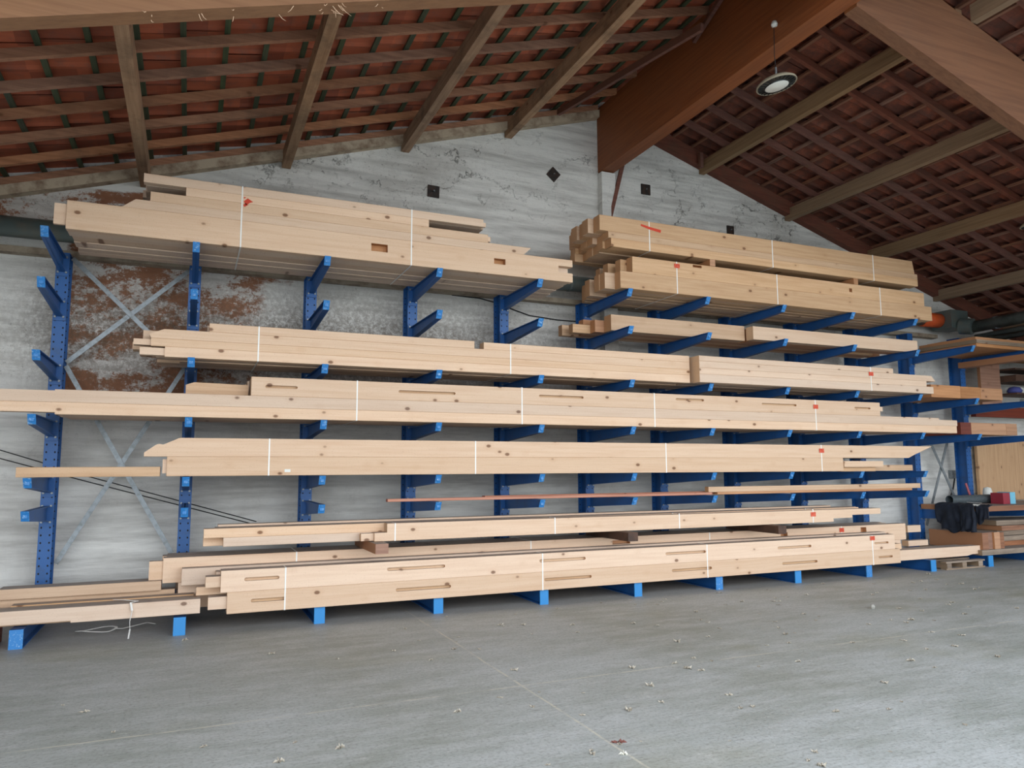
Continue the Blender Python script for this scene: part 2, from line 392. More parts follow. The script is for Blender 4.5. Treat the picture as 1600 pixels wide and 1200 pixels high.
# gable edge boards
mb = MB(); mb.prism([(-8.7, zbL(-8.7)-.12), (5.68, zbL(5.68)-.12), (5.68, zbL(5.68)), (-8.7, zbL(-8.7))], 9.62, YW-.002)
tag(mb.build('trim_2', [plain('dusty gable board', srgb(190, 172, 148), .9, c2=srgb(126, 100, 80), nscale=5, fac=(.45, .7))], local=False), kind='structure')
mb = MB(); mb.prism([(5.96, zbR(5.96)-.15), (17.95, zbR(17.95)-.15), (17.95, zbR(17.95)), (5.96, zbR(5.96))], 9.62, YW-.002)
tag(mb.build('trim_3', 'rafter_r', local=False), kind='structure')

# roof: tiles
def tiles(side):
    v = []; f = []
    ys = YO; ny = 39; dy = .235
    x0 = 6.0; dx = .365; nx = 41 if side < 0 else 47
    Q = 6
    for i in range(nx):
        xa = x0 + side*i*dx; xb = xa + side*(dx+.06)
        za = (zbL(xa) if side < 0 else zbR(xa)) + .165; zc = (zbL(xb) if side < 0 else zbR(xb)) + .165
        for j in range(ny):
            k = len(v); y = ys + j*dy
            jit = random.uniform(-.006, .006); tw = random.uniform(-.004, .004)
            for e, (xx, zz, lift) in enumerate(((xa, za, .0), (xb, zc, .028))):
                for q in range(Q+1):
                    t = q/Q
                    pr = .026*math.sin(math.pi*t)**.7 if 0 < t < 1 else -.008
                    v.append((xx, y+dy*t*1.0, zz + lift*(1 if e else 0) + pr + jit + tw*(t-.5)*2 - .014*(1-e)))
            for q in range(Q):
                f.append((k+q, k+q+1, k+Q+1+q+1, k+Q+1+q))
            # tile butt lip (thickness)
            k2 = len(v)
            for q in range(Q+1):
                p = v[k+Q+1+q]; v.append((p[0], p[1], p[2]+.03))
            for q in range(Q): f.append((k+Q+1+q, k+Q+1+q+1, k2+q+1, k2+q))
    return v, f
vL, fL = tiles(-1); vR, fR = tiles(1)
k = len(vL)
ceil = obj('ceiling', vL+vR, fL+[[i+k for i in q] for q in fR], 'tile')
tag(ceil, kind='structure')
# opaque layer over the tiles so no sky leaks between them
mb = MB()
mb.prism([(-9, zbL(-9)+.24), (6, zbL(6)+.24), (6, zbL(6)+.30), (-9, zbL(-9)+.30)], YO, 10.1)
mb.prism([(6, zbR(6)+.24), (23, zbR(23)+.24), (23, zbR(23)+.30), (6, zbR(6)+.30)], YO, 10.1)
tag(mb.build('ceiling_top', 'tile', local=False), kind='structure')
for side, mt in ((-1, 'batten_g'), (1, 'batten_b')):
    for i in range(1, 41 if side < 0 else 46):
        x = 6.0 + side*(i*.365 - .005)
        z = (zbL(x) if side < 0 else zbR(x)) + .105
        b_ = MB(); b_.bar((x, YO, z+.012), (x, 9.74, z+.012), .05, .03)
        o = b_.build('tile_batten', mt, ceil)
# rafters
orde = ['nearest the gable wall', 'second from the gable wall', 'third from the gable wall', 'fourth from the gable wall', 'fifth from the gable wall', 'sixth from the gable wall', 'seventh from the gable wall', 'eighth from the gable wall', 'ninth from the gable wall', 'tenth from the gable wall']
YR = [9.66, 9.10, 8.55, 8.0, 7.47, 6.93, 6.4, 5.85, 5.3, 4.72, 4.15, 3.6, 3.05, 2.5, 1.95, 1.4]
for i, y in enumerate(YR):
    for side in (-1, 1):
        if side < 0: a = (-8.7, zbL(-8.7)); b2 = (5.66, zbL(5.66)); wd = .055
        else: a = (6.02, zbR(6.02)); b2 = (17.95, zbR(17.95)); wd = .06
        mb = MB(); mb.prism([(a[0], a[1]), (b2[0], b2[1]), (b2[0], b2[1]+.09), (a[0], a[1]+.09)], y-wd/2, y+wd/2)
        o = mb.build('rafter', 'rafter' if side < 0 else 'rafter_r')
        sd = 'left' if side < 0 else 'right'
        kindw = 'weathered tan' if side < 0 else 'dark reddish brown'
        if i < 10: tag(o, '%s rafter on the %s roof slope, %s' % (kindw, sd, orde[i]), 'rafter', 'rafters of the %s roof slope' % sd)
        else: tag(o, '%s rafter on the %s roof slope before the big truss' % (kindw, sd), 'rafter', 'rafters in front of the truss, %s slope' % sd)
# purlins
pl = [(-5.5, 'off to the left'), (-3.8, 'left of the upright at the left end'), (-2.2, 'at the far left edge'), (-.62, 'leftmost, above the left end of the highest bundle'), (1.01, 'second from the left'), (2.6, 'third from the left, patchy with stains'), (4.17, 'nearest the ridge beam on its left')]
for x, d in pl:
    zt = zbL(x) - .02
    mb = MB(); mb.box(x-.055, x+.055, 5.16, 9.74, zt-.2, zt)
    tag(mb.build('purlin', 'purlin'), 'weathered left slope purlin, ' + d, 'roof beam', 'purlins under the left slope')
    mb = MB(); mb.box(x-.055, x+.055, YO, 5.0, zt-.2, zt)
    tag(mb.build('purlin', 'purlin'), 'weathered purlin on the viewer side of the left truss beam', 'roof beam', 'purlins before the left truss')
pr = [(7.70, 'nearest the ridge beam on its right'), (9.53, 'second to the right of the ridge beam'), (11.35, 'third to the right of the ridge beam'), (13.18, 'fourth to the right of the ridge beam'), (15.0, 'lowest on the right'), (16.9, 'beyond the right edge')]
for i, (x, d) in enumerate(pr):
    zt = zbR(x) - .018
    mb = MB(); mb.box(x-.05, x+.05, 5.16, 9.74, zt-.2, zt)
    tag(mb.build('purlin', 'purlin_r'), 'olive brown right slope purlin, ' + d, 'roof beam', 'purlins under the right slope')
    mb = MB(); mb.box(x-.05, x+.05, YO, 5.0, zt-.26, zt-.06)
    if i == 0: tag(mb.build('purlin', 'purlin_r'), 'olive brown purlin meeting the viewer side of the right truss beam at top right', 'roof beam')
    else: tag(mb.build('purlin', 'purlin_r'), 'olive brown purlin on the viewer side of the right truss beam, further right', 'roof beam', 'purlins before the right truss')
# ridge beam
mb = MB(); mb.box(5.70, 5.93, YO, 9.74, 6.20, 7.24)
ridge = tag(mb.build('ridge_beam', 'glulam'), 'huge reddish brown glued ridge beam running from the gable wall overhead', 'roof beam')
# truss beams
mb = MB(); m_ = .31; z0 = lambda x: 4.27 + .31*(x+1.16)
mb.prism([(-8.7, z0(-8.7)), (5.695, z0(5.695)), (5.695, z0(5.695)+.72), (-8.7, z0(-8.7)+.72)], 5.01, 5.155)
tag(mb.build('truss_beam', 'truss'), 'broad splintered timber truss beam crossing the top left corner', 'roof beam')
mb = MB(); z1 = lambda x: 6.19 - .315*(x-5.88)
mb.prism([(5.935, z1(5.935)), (17.95, z1(17.95)), (17.95, z1(17.95)+.80), (5.935, z1(5.935)+.80)], 5.0, 5.155)
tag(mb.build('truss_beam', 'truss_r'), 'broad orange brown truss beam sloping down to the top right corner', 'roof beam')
# splinters along the left truss edge
sp_ = MB()
for i in range(26):
    x = random.choice([-.35, -.05, .0, .1, .42, .5, .75, .8, .85, 1.15]) + random.uniform(-.06, .06)
    p = Vector((x, 5.05+random.uniform(-.04, .08), z0(x)+.001)); L = random.uniform(.02, .09)
    q = p + Vector((random.uniform(-.5, 1)*L, random.uniform(-.3, .3)*L, -random.uniform(.1, .7)*L))
    sp_.tube([p, (p+q)/2+Vector((0, 0, -.008)), q], [.003, .002, .001], 4)
tr = bpy.data.objects['truss_beam']
tag(sp_.build('splinter', 'pale', tr), 'pale torn wood fibres hanging from the edge')
# thin braces
mb = MB(); mb.bar((4.87, 9.45, 6.90), (5.30, 6.6, 6.72), .05, .09)
tag(mb.build('wind_brace', 'rafter_r'), 'thin dark timber brace lying slantwise left of the ridge beam', 'brace')
mb = MB(); mb.bar((5.64, 7.2, 6.95), (5.64, 6.6, 7.22), .05, .05); 
tag(mb.build('ridge_hanger', 'rafter_r'), 'short dark timber hanger on the left side of the ridge beam', 'brace')
mb = MB(); mb.box(7.5, 7.56, 9.5, 9.56, 6.5, 7.0 - .25)
tag(mb.build('wall_post', 'rafter_r'), 'short dark upright stub beside the purlin at the wall, right of the ridge', 'post')
mb = MB(); mb.bar((6.10, 9.60, 6.46), (5.78, 9.66, 5.2), .05, .06)
tag(mb.build('ridge_strut', 'rafter_r'), 'slim brown strut leaning from the wall up to the ridge beam', 'strut')
# wall plates
for (x, z, rot, d) in ((3.02, 5.50, 2, 'square black anchor plate on the wall above the left bundle'), (4.92, 6.05, 40, 'black anchor plate turned to a diamond, below the ridge on its left'), (6.58, 6.06, 0, 'square black anchor plate on the wall just right of the ridge strut'), (8.26, 5.60, 0, 'small black anchor plate on the wall above the right bundles')):
    t = empty('anchor_plate', (x, YW-.02, z)); tag(t, d, 'plate')
    s_ = .085 if x < 8 else .07
    mb = MB(); mb.box(x-s_, x+s_, YW-.02, YW, z-s_, z+s_); o = mb.build('plate', 'plate', t); o.rotation_euler.y = R(rot); o.location = (0, .01, 0)
    me = o.data
    for v_ in me.vertices: v_.co.z -= s_
    mb = MB(); mb.tube([(x, YW-.05, z), (x, YW-.018, z)], .012, 8); mb.build('bolt', 'galv', t)

# ------------------------------------------------------------ cantilever rack
XS = [-1.37, -.02, 1.32, 2.62, 3.93, 5.24, 6.5, 7.86, 9.22, 10.58, 11.91, 13.26]
LV = {'A': 3.947, 'B': 3.447, 'C': 2.74, 'D': 2.13, 'E': 1.534, 'F': 1.229}
rack = empty('cantilever_rack', (6, 9.45, 0))
tag(rack, 'long blue steel cantilever rack with rows of arms against the whitewashed wall', 'rack')
YT = 8.16
def upright(x):
    mb = MB(); hw = .065
    mb.box(x-hw, x+hw, 9.34, 9.352, 0, 4.0); mb.box(x-hw, x+hw, 9.56, 9.572, 0, 4.0); mb.box(x-.005, x+.005, 9.352, 9.56, 0, 4.0)
    mb.box(x-hw, x+hw, 9.34, 9.572, 4.0, 4.006)
    for i in range(46):
        z = .28 + i*.08
        for sx_ in (-.04, .04):
            for yy, dd in ((9.3385, 1),):
                mb.add([(x+sx_+.009*math.cos(t), yy, z+.012*math.sin(t)) for t in [2*math.pi*j/6 for j in range(6)]], [tuple(range(6))], 1)
                mb.add([(x+sx_+.008*math.cos(t), 9.5585, z+.009*math.sin(t)) for t in [2*math.pi*j/6 for j in range(6)]], [tuple(range(6))], 1)
    return mb.build('upright', ['blue', 'hole'], rack)
def arm(x, zt, yt=YT, tipmat='blue_tip'):
    mb = MB(); ht, hr = .095, .165; w = .034; y1 = 9.325
    yb = yt + .05
    pts = lambda xa, xb, ytp, zt0, zt1, yb_, zb0, zb1: [(xa, ytp, zt0), (xb, ytp, zt0), (xb, y1, zt0), (xa, y1, zt0)]
    # top flange
    mb.box(x-w, x+w, yt, y1, zt-.009, zt)
    # web
    mb.add([(x-.004, yt, zt), (x-.004, y1, zt), (x-.004, y1, zt-hr), (x-.004, yb, zt-ht), (x+.004, yt, zt), (x+.004, y1, zt), (x+.004, y1, zt-hr), (x+.004, yb, zt-ht)],
           [(0,1,2,3), (7,6,5,4), (0,3,7,4), (1,0,4,5), (2,1,5,6), (3,2,6,7)])
    # bottom flange
    mb.add([(x-w, yb, zt-ht), (x+w, yb, zt-ht), (x+w, y1, zt-hr), (x-w, y1, zt-hr), (x-w, yb, zt-ht+.009), (x+w, yb, zt-ht+.009), (x+w, y1, zt-hr+.009), (x-w, y1, zt-hr+.009)],
           [(3,2,1,0),(4,5,6,7),(0,1,5,4),(1,2,6,5),(2,3,7,6),(3,0,4,7)])
    a = mb.build('arm', 'blue', rack)
    e = MB()
    e.add([(x-w, yt-.008, zt), (x+w, yt-.008, zt), (x+w, yb-.006, zt-ht), (x-w, yb-.006, zt-ht), (x-w, yt, zt), (x+w, yt, zt), (x+w, yb, zt-ht), (x-w, yb, zt-ht)],
          [(0,1,2,3), (7,6,5,4), (0,4,5,1), (1,5,6,2), (2,6,7,3), (3,7,4,0)])
    e.box(x-w*.55, x+w*.55, yt+.012, yt+.02, zt-.065, zt-.03)
    eo = e.build('end_plate', tipmat); eo['label'] = 'scuffed brighter blue end plate'
    par(eo, a)
    p = MB(); p.box(x-.062, x+.062, 9.322, 9.339, zt-.21, zt+.03)
    for sx_ in (-.04, .04):
        for dz in (-.17, .0): p.tube([(x+sx_, 9.305, zt+dz), (x+sx_, 9.325, zt+dz)], .012, 6, 1)
    par(p.build('mounting_plate', ['blue', 'galv']), a)
def par(o, a):
    w_ = a.location + (a.parent.location if a.parent else Vector())
    o.parent = a; o.location = o.location - w_
def foot(x):
    mb = MB(); w = .055; zt = .172
    mb.box(x-w, x+w, 8.16, 9.33, 0, .01); mb.box(x-w, x+w, 8.16, 9.33, zt-.01, zt); mb.box(x-.005, x+.005, 8.16, 9.33, .01, zt-.01)
    a = mb.build('foot', 'blue', rack)
    e = MB(); e.box(x-w, x+w, 8.145, 8.16, 0, zt)
    eo = e.build('end_plate', 'blue_clean' if random.random() < .5 else 'blue_tip'); eo['label'] = 'bright blue end plate of the foot'; par(eo, a)
for i, x in enumerate(XS):
    upright(x); foot(x)
    if i <= 9:
        for L in 'ABCDEF': arm(x, LV[L])
    else:
        arm(x, 3.60); arm(x, LV['C']-.02); arm(x, LV['D']); arm(x, .86)
def brace(a, b):
    mb = MB(); mb.bar(a, b, .012, .05, up=(0, 0, 1)); o = mb.build('diagonal_brace', 'galv', rack); o['label'] = 'flat galvanised diagonal brace'
for a, b in (((-1.30, 9.50, 3.99), (-.09, 9.50, 2.80)), ((-.09, 9.515, 3.97), (-1.30, 9.515, 2.80)),
             ((-1.30, 9.50, 2.76), (-.14, 9.50, .66)), ((-.09, 9.515, 2.80), (-1.28, 9.515, .60)),
             ((12.30, 9.50, 2.35), (13.18, 9.50, .75)), ((13.10, 9.515, 2.40), (12.25, 9.515, .55))):
    brace(a, b)

# ------------------------------------------------------------ timber bundles
def beam(name, prof, y0, y1, material, label, group, cat='beam', slots=None, bev=.004):
    """prof: (x0,x1,z0,z1) or xz polygon"""
    if len(prof) == 4 and not isinstance(prof[0], tuple):
        x0, x1, z0_, z1_ = prof; prof = [(x0, z0_), (x1, z0_), (x1, z1_), (x0, z1_)]
    mb = MB(); mb.prism(prof, y0, y1)
    o = mb.build(name, material, local=False)
    bm = bmesh.new(); bm.from_mesh(o.data)
    bmesh.ops.bevel(bm, geom=[e for e in bm.edges if abs(e.verts[0].co.x-e.verts[1].co.x) > .3], offset=bev, segments=1, affect='EDGES')
    bmesh.ops.recalc_face_normals(bm, faces=bm.faces)
    bm.to_mesh(o.data); bm.free()
    if slots: cutslots(o, slots, y0)
    me = o.data; vs = me.vertices
    c = Vector((sum(v.co.x for v in vs)/len(vs), (y0+y1)/2, min(v.co.z for v in vs)))
    me.transform(Matrix.Translation(-c)); o.location = c
    tag(o, label, cat, group)
    return o
def peg(o, boxes, name='tenon'):
    """tenons and pegs as parts of a beam: (x0,x1,y0,y1,z0,z1)"""
    for b_ in boxes:
        mb = MB(); mb.box(*b_); q = mb.build(name, o.data.materials[0]); q.parent = o; q.location = q.location - o.location
def strap(x, y0, y1, z0_, z1_, label, tagz=None, group=None):
    t = .003; w = .007
    mb = MB()
    mb.box(x-w, x+w, y0-t, y0-.0005, z0_-t, z1_+t); mb.box(x-w, x+w, y1+.0005, y1+t, z0_-t, z1_+t)
    mb.box(x-w, x+w, y0-t, y1+t, z1_+.0005, z1_+t); mb.box(x-w, x+w, y0-t, y1+t, z0_-t, z0_-.0005)
    o = mb.build('strap', 'strap'); tag(o, label, 'strap', group)
    if tagz:
        mb = MB()
        for k in range(5):
            xa = x-.045+k*.018
            mb.add([(xa, y0-.006-.004*(k % 2), tagz-.03), (xa+.018, y0-.006-.004*((k+1) % 2), tagz-.03), (xa+.018, y0-.006-.004*((k+1) % 2), tagz+.03), (xa, y0-.006-.004*(k % 2), tagz+.03)], [(0,1,2,3)])
        q = mb.build('tag', 'tagred'); q.parent = o; q.location = q.location - o.location; q['label'] = 'crumpled red paper tag'
    return o
ORD = ['lowest', 'second lowest', 'third lowest', 'fourth lowest', 'topmost']
def bundle(desc, mt, y0, w0, rows, cols, jl=.12, jr=.12, straps=(), gap=.006, topjit=True):
    """rows: list of (prof, extras) from the bottom up; cols: widths of the columns behind the front one"""
    out = []
    n_ = len(rows)
    zr = []; zf = []
    for k, r in enumerate(rows):
        pf = r[0]; ex = r[1] if len(r) > 1 else {}
        o_ = 'topmost' if k == n_-1 and n_ > 1 else ORD[k]
        if n_ == 1: o_ = 'foremost'
        lab = ex.get('label') or ('%s front beam of %s' % (o_, desc))
        dy = ex.get('dy', 0)
        o = beam('timber_beam', pf, y0+dy, y0+w0, ex.get('mat', mt), lab, 'front beams of ' + desc, slots=ex.get('slots'))
        if 'pegs' in ex: peg(o, ex['pegs'])
        zs_ = [pf[2], pf[3]] if not isinstance(pf[0], tuple) else [min(p[1] for p in pf), max(p[1] for p in pf)]
        if not isinstance(pf[0], tuple): xs_ = [pf[0], pf[1]]
        else:
            tp = [p[0] for p in pf if p[1] > zs_[1]-.012]; bt = [p[0] for p in pf if p[1] < zs_[0]+.012]
            xs_ = [max(min(tp), min(bt)), min(max(tp), max(bt))]
        fx = [min(p[0] for p in pf), max(p[0] for p in pf)] if isinstance(pf[0], tuple) else [pf[0], pf[1]]
        zf.append((fx[0], fx[1], zs_[0], zs_[1]))
        if not ex.get('extra'): zr.append((xs_[0], xs_[1], zs_[0], zs_[1]))
        out.append(o)
    y = y0 + w0 + gap
    rnd = random.Random(len(desc)*7+int(y0*100))
    for w in cols:
        for k, (xa, xb, za, zc) in enumerate(zr):
            l_ = xa + rnd.uniform(-jl, jl*.7); r_ = xb + rnd.uniform(-jr, jr*.6)
            lift = rnd.choice([0, .006, .012]) if k == 0 else 0
            drop = rnd.choice([0, 0, .012]) if k == len(zr)-1 else 0
            beam('timber_beam', (l_, r_, za+lift, zc-drop), y, y+w, mt, 'inner timber beam of ' + desc, 'inner beams of ' + desc)
        y += w + gap
    ye = y - gap
    for s_ in straps:
        x, lab = s_[0], s_[1]
        zt_ = max(zc for xa, xb, za, zc in zf if xa-.02 < x < xb+.02)
        zl = min(za for xa, xb, za, zc in zf if xa-.02 < x < xb+.02)
        strap(x, y0, ye, zl, zt_, lab + ' around ' + desc, s_[2] if len(s_) > 2 else None, 'straps of ' + desc)
    return out
Ls = ['leftmost white strap', 'second white strap', 'third white strap', 'rightmost white strap']

# B1 highest on the left
d = 'the highest timber bundle at upper left'
b1 = bundle(d, 'pale', 8.2, .09, [
    ([(-1.20, 3.955), (4.40, 3.955), (4.40, 4.07), (4.20, 4.07), (4.20, 4.155), (4.40, 4.155), (4.40, 4.245), (-1.20, 4.245)],
     {'slots': [(1.81, 2.0, 4.12, .09, 1), (3.32, 3.47, 4.12, .07, 1)], 'pegs': [(-1.31, -1.2005, 8.225, 8.265, 4.0, 4.21)]}),
    ([(-.72, 4.2455), (3.72, 4.2455), (3.82, 4.34), (-.60, 4.34)],),
    ((-.47, 3.24, 4.3405, 4.44), {'pegs': [(3.2405, 3.28, 8.22, 8.26, 4.36, 4.42)]}),
    ((-.14, 2.49, 4.4405, 4.53),),
    ((-.54, 3.18, 4.5305, 4.625), {'pegs': [(3.1805, 3.22, 8.22, 8.26, 4.54, 4.59)]}),
], [.18, .20, .20, .14, .14], jl=.04, jr=.10, straps=[(.41, Ls[0]), (2.28, 'second white strap')])
for k, (xx, zz, ww) in enumerate(((.40, 4.50, .02), (.405, 4.42, .045), (.42, 4.46, .08))):
    mb = MB(); mb.add([(xx+.03, 8.1985, zz-ww*.5), (xx+.03+ww*.5, 8.1985, zz-ww*.1), (xx+.03+ww*.9, 8.1985, zz+.005), (xx+.03+ww*.2, 8.1985, zz+ww*.5), (xx+.03-ww*.3, 8.1985, zz)], [(0,1,2,3,4)])
    q = mb.build('paint_mark', 'redpaint'); o = b1[3] if zz > 4.445 else b1[2]; q.parent = o; q.location = q.location-o.location; q['label'] = 'red sprayed arrow mark'
# B2 topmost right
d = 'the topmost timber bundle at upper right'
b2 = bundle(d, 'warm', 8.2, .16, [
    ((4.98, 10.72, 4.50, 4.615),),
    ((4.94, 10.72, 4.6155, 4.70),),
    ([(4.81, 4.7005), (10.66, 4.7005), (10.62, 4.91), (4.81, 4.91)],),
], [.16, .16, .16, .16, .14], jl=.10, jr=.06, straps=[(5.58, Ls[0]), (7.71, 'middle white strap'), (9.74, Ls[3])])
mb = MB(); mb.add([(5.44, 8.1955, 4.835), (5.58, 8.1955, 4.80), (5.76, 8.1955, 4.775), (5.77, 8.1955, 4.815), (5.60, 8.1955, 4.835), (5.45, 8.1955, 4.86)], [(0,1,2,3,4,5)])
q = mb.build('paint_mark', 'redpaint'); q.parent = b2[2]; q.location = q.location-b2[2].location; q['label'] = 'orange red painted bar mark'
for x, dd in ((6.62, 'left'), (9.35, 'right')):
    mb = MB(); mb.box(x-.045, x+.045, 8.2, 9.1, 4.402, 4.498)
    tag(mb.build('bearer', 'orange'), 'square wooden bearer under the topmost right bundle, %s one' % dd, 'wood block')
# B3
d = 'the second bundle down at upper right'
bundle(d, 'warm', 8.2, .14, [
    ((5.11, 11.0, 3.955, 4.185),),
    ((5.30, 10.84, 4.1855, 4.40), {'slots': [(6.28, 6.43, 4.37, .035, 1), (9.2, 9.26, 4.3, .06, 1)]}),
], [.13, .13, .13, .13, .12, .12, .10], jl=.18, jr=.04, straps=[(6.01, Ls[0], 4.34), (7.77, 'middle white strap'), (9.85, Ls[3])])
# B4
d = 'the single-layer bundle on the second arm row at right'
beam('timber_beam', (5.16, 7.43, 3.45, 3.67), 8.54, 8.72, 'warm', 'front left beam of the single-layer bundle on the second arm row, right half', 'front beams of ' + d)
beam('timber_beam', (7.45, 10.85, 3.45, 3.645), 8.38, 8.53, 'pale', 'front right beam with orange end of the single-layer bundle on the second arm row', 'front beams of ' + d)
for k, (xa, xb, ya, yb_, zt_) in enumerate(((5.02, 9.2, 8.73, 8.86, 3.62), (4.75, 10.4, 8.87, 8.98, 3.57), (4.98, 10.7, 8.99, 9.12, 3.67), (4.72, 10.5, 9.13, 9.24, 3.60), (7.5, 10.8, 8.54, 8.72, 3.64))):
    beam('timber_beam', (xa, xb, 3.45, zt_), ya, yb_, 'orange' if k % 2 == 0 else 'warm', 'timber beam with raw end, behind the front beams on the second arm row at right', 'inner beams of ' + d)
# B5a
d = 'the left bundle on the third arm row'
bundle(d, 'pale', 8.24, .14, [
    ((-.27, 6.20, 2.745, 2.85), {'pegs': [(-.50, -.2705, 8.26, 8.36, 2.76, 2.835)]}),
    ([(-.40, 2.8505), (6.20, 2.8505), (6.20, 2.93), (-.40, 2.93)], {'pegs': [(-.56, -.4005, 8.27, 8.37, 2.86, 2.92)]}),
    ([(-.40, 2.9305), (6.20, 2.9305), (6.20, 3.03), (-.28, 3.03), (-.42, 2.97)],),
    ((.14, 3.08, 3.0305, 3.12), {'label': 'topmost left front beam of the left bundle on the third arm row'}),
    ((3.20, 6.20, 3.0305, 3.115), {'extra': 1, 'label': 'topmost right front beam of the left bundle on the third arm row'}),
], [.17, .18, .18, .18], jl=.22, jr=.03, straps=[(.63, Ls[0]), (3.55, 'second white strap')])
# B5b
d = 'the right bundle on the third arm row'
bundle(d, 'pale', 8.09, .16, [
    ((6.25, 10.77, 2.745, 2.855),),
    ((6.25, 10.62, 2.8555, 2.94),),
    ([(6.25, 2.9405), (10.83, 2.9405), (10.74, 3.03), (6.25, 3.03)],),
    ((6.25, 9.90, 3.0305, 3.105),),
], [.15, .17, .18, .18, .14], jl=-.0, jr=.15, straps=[(9.42, 'only white strap', 3.0)])
# B6
d = 'the long bundle with routed slots on the fourth arm row'
bundle(d, 'pale', 8.2, .14, [
    ([(-1.19, 2.135), (11.40, 2.135), (11.40, 2.25), (-4.2, 2.25), (-4.2, 2.155), (-1.19, 2.155)],),
    ([(-4.2, 2.2505), (11.42, 2.2505), (11.42, 2.345), (11.0, 2.345), (11.0, 2.3745), (-1.2, 2.3745), (-1.2, 2.362), (-4.2, 2.362)],),
    ([(.57, 2.3805), (.57, 2.375), (9.70, 2.375), (9.70, 2.58), (.57, 2.575)],
     {'slots': [(.71, 1.04, 2.475, .03), (2.15, 2.83, 2.475, .03), (3.91, 4.53, 2.485, .03), (5.93, 6.39, 2.51, .03), (7.39, 8.03, 2.49, .03), (9.17, 9.5, 2.485, .03)], 'pegs': [(9.7005, 9.78, 8.22, 8.30, 2.45, 2.52)]}),
], [.16, .18, .18, .18, .16], jl=.03, jr=.35, straps=[(1.68, Ls[0]), (3.68, Ls[1]), (5.59, Ls[2]), (8.39, Ls[3], 2.48)])
beam('timber_beam', [(-.06, 2.375), (.55, 2.375), (.55, 2.50), (.02, 2.51), (-.06, 2.48)], 8.36, 8.5, 'warm', 'short set back beam end left of the slotted top beam on the fourth arm row', None)
# B7
d = 'the bundle with pointed ends on the fifth arm row'
bundle(d, 'pale', 8.2, .14, [
    ((-.20, 8.88, 1.54, 1.735), {'pegs': [(-.24, -.2005, 8.23, 8.33, 1.57, 1.71)]}),
    ([(-.41, 1.7355), (10.25, 1.7355), (10.42, 1.80), (10.50, 1.82), (10.80, 1.92), (-.09, 1.925), (-.24, 1.855), (-.28, 1.862), (-.31, 1.85), (-.41, 1.775)],),
], [.16, .16, .14, .12], jl=.02, jr=.06, straps=[(.77, Ls[0]), (3.08, Ls[1]), (5.75, Ls[2]), (8.46, Ls[3], 1.84)])
beam('timber_beam', (-1.47, -.26, 1.54, 1.635), 8.2, 8.33, 'warm', 'lone narrow beam sticking out left on the fifth arm row', None)
beam('timber_beam', (8.9, 10.53, 1.54, 1.63), 8.36, 8.46, 'warm', 'narrow lower beam end sticking out right on the fifth arm row', None)
beam('timber_beam', (8.9, 9.7, 1.60, 1.69), 8.2, 8.34, 'pale', 'stub beam end in the gap at the right of the fifth arm row', None)
beam('timber_beam', (8.9, 9.6, 1.535, 1.5995), 8.26, 8.34, 'warm', 'thin packing slat under the stub beam at the right of the fifth arm row', None)
mb = MB(); mb.box(.93, .99, 8.1965, 8.1995, 1.575, 1.605)
q = mb.build('label_sticker', 'white'); o = [k for k in bpy.data.objects if k.get('label') == 'lowest front beam of ' + d][0]; q.parent = o; q.location = q.location - o.location; q['label'] = 'small white sticker'
# B8 thin boards on the sixth row
beam('batten_board', (2.08, 6.60, 1.232, 1.265), 8.36, 8.44, 'pink', 'long thin reddish board lying on the sixth arm row, left', None, 'board')
beam('batten_board', (3.30, 8.26, 1.232, 1.275), 8.46, 8.56, 'pink', 'long thin pinkish board behind the reddish one on the sixth arm row', None, 'board')
beam('batten_board', (6.55, 10.69, 1.266, 1.34), 8.37, 8.45, 'warm', 'brown knotty board on top of the thin boards, sixth arm row right', None, 'board')
beam('batten_board', (6.70, 10.5, 1.232, 1.2655), 8.37, 8.45, 'orange', 'lower thin board carrying the brown knotty board, sixth arm row', None, 'board')
# B9
d = 'the bundle lying on bearers above the lowest stack'
bundle(d, 'pale', 8.2, .14, [
    ([(1.90, .812), (8.63, .812), (8.63, .86), (9.0, .86), (9.0, .90), (9.58, .90), (9.58, .985), (2.04, 1.005), (2.04, .905), (1.90, .905)], {'pegs': [(1.76, 1.8995, 8.24, 8.32, .82, .9)]}),
], [], straps=[(2.13, Ls[0]), (4.11, Ls[1]), (5.93, Ls[2]), (8.24, Ls[3], .93)])
for k, (xa, xb, za, zc, ya, yb_) in enumerate(((.36, 8.6, .812, .905, 8.35, 8.48), (.17, 9.3, .9055, 1.0, 8.35, 8.48), (.17, 8.9, .812, .905, 8.49, 8.62), (.28, 9.4, .9055, 1.0, 8.49, 8.62), (.4, 8.7, .812, .985, 8.63, 8.78), (.32, 9.2, .812, 1.01, 8.79, 8.92))):
    beam('timber_beam', (xa, xb, za, zc), ya, yb_, 'pale', ['lower beam with short end, left part of ', 'upper beam with long left end, left part of ', 'inner timber beam behind the face of ', 'inner timber beam behind the face of ', 'inner timber beam behind the face of ', 'inner timber beam behind the face of '][k] + d, 'beams of ' + d)
for x, dd in ((1.93, 'left one with a chipped end'), (5.07, 'middle one with a grey end'), (7.45, 'right one')):
    mb = MB(); mb.box(x-.07, x+.07, 7.97, 9.05, .702, .808)
    tag(mb.build('bearer', 'darkstuff' if x > 2 else 'brown'), 'weathered wooden bearer under the upper floor bundle, ' + dd, 'wood block')
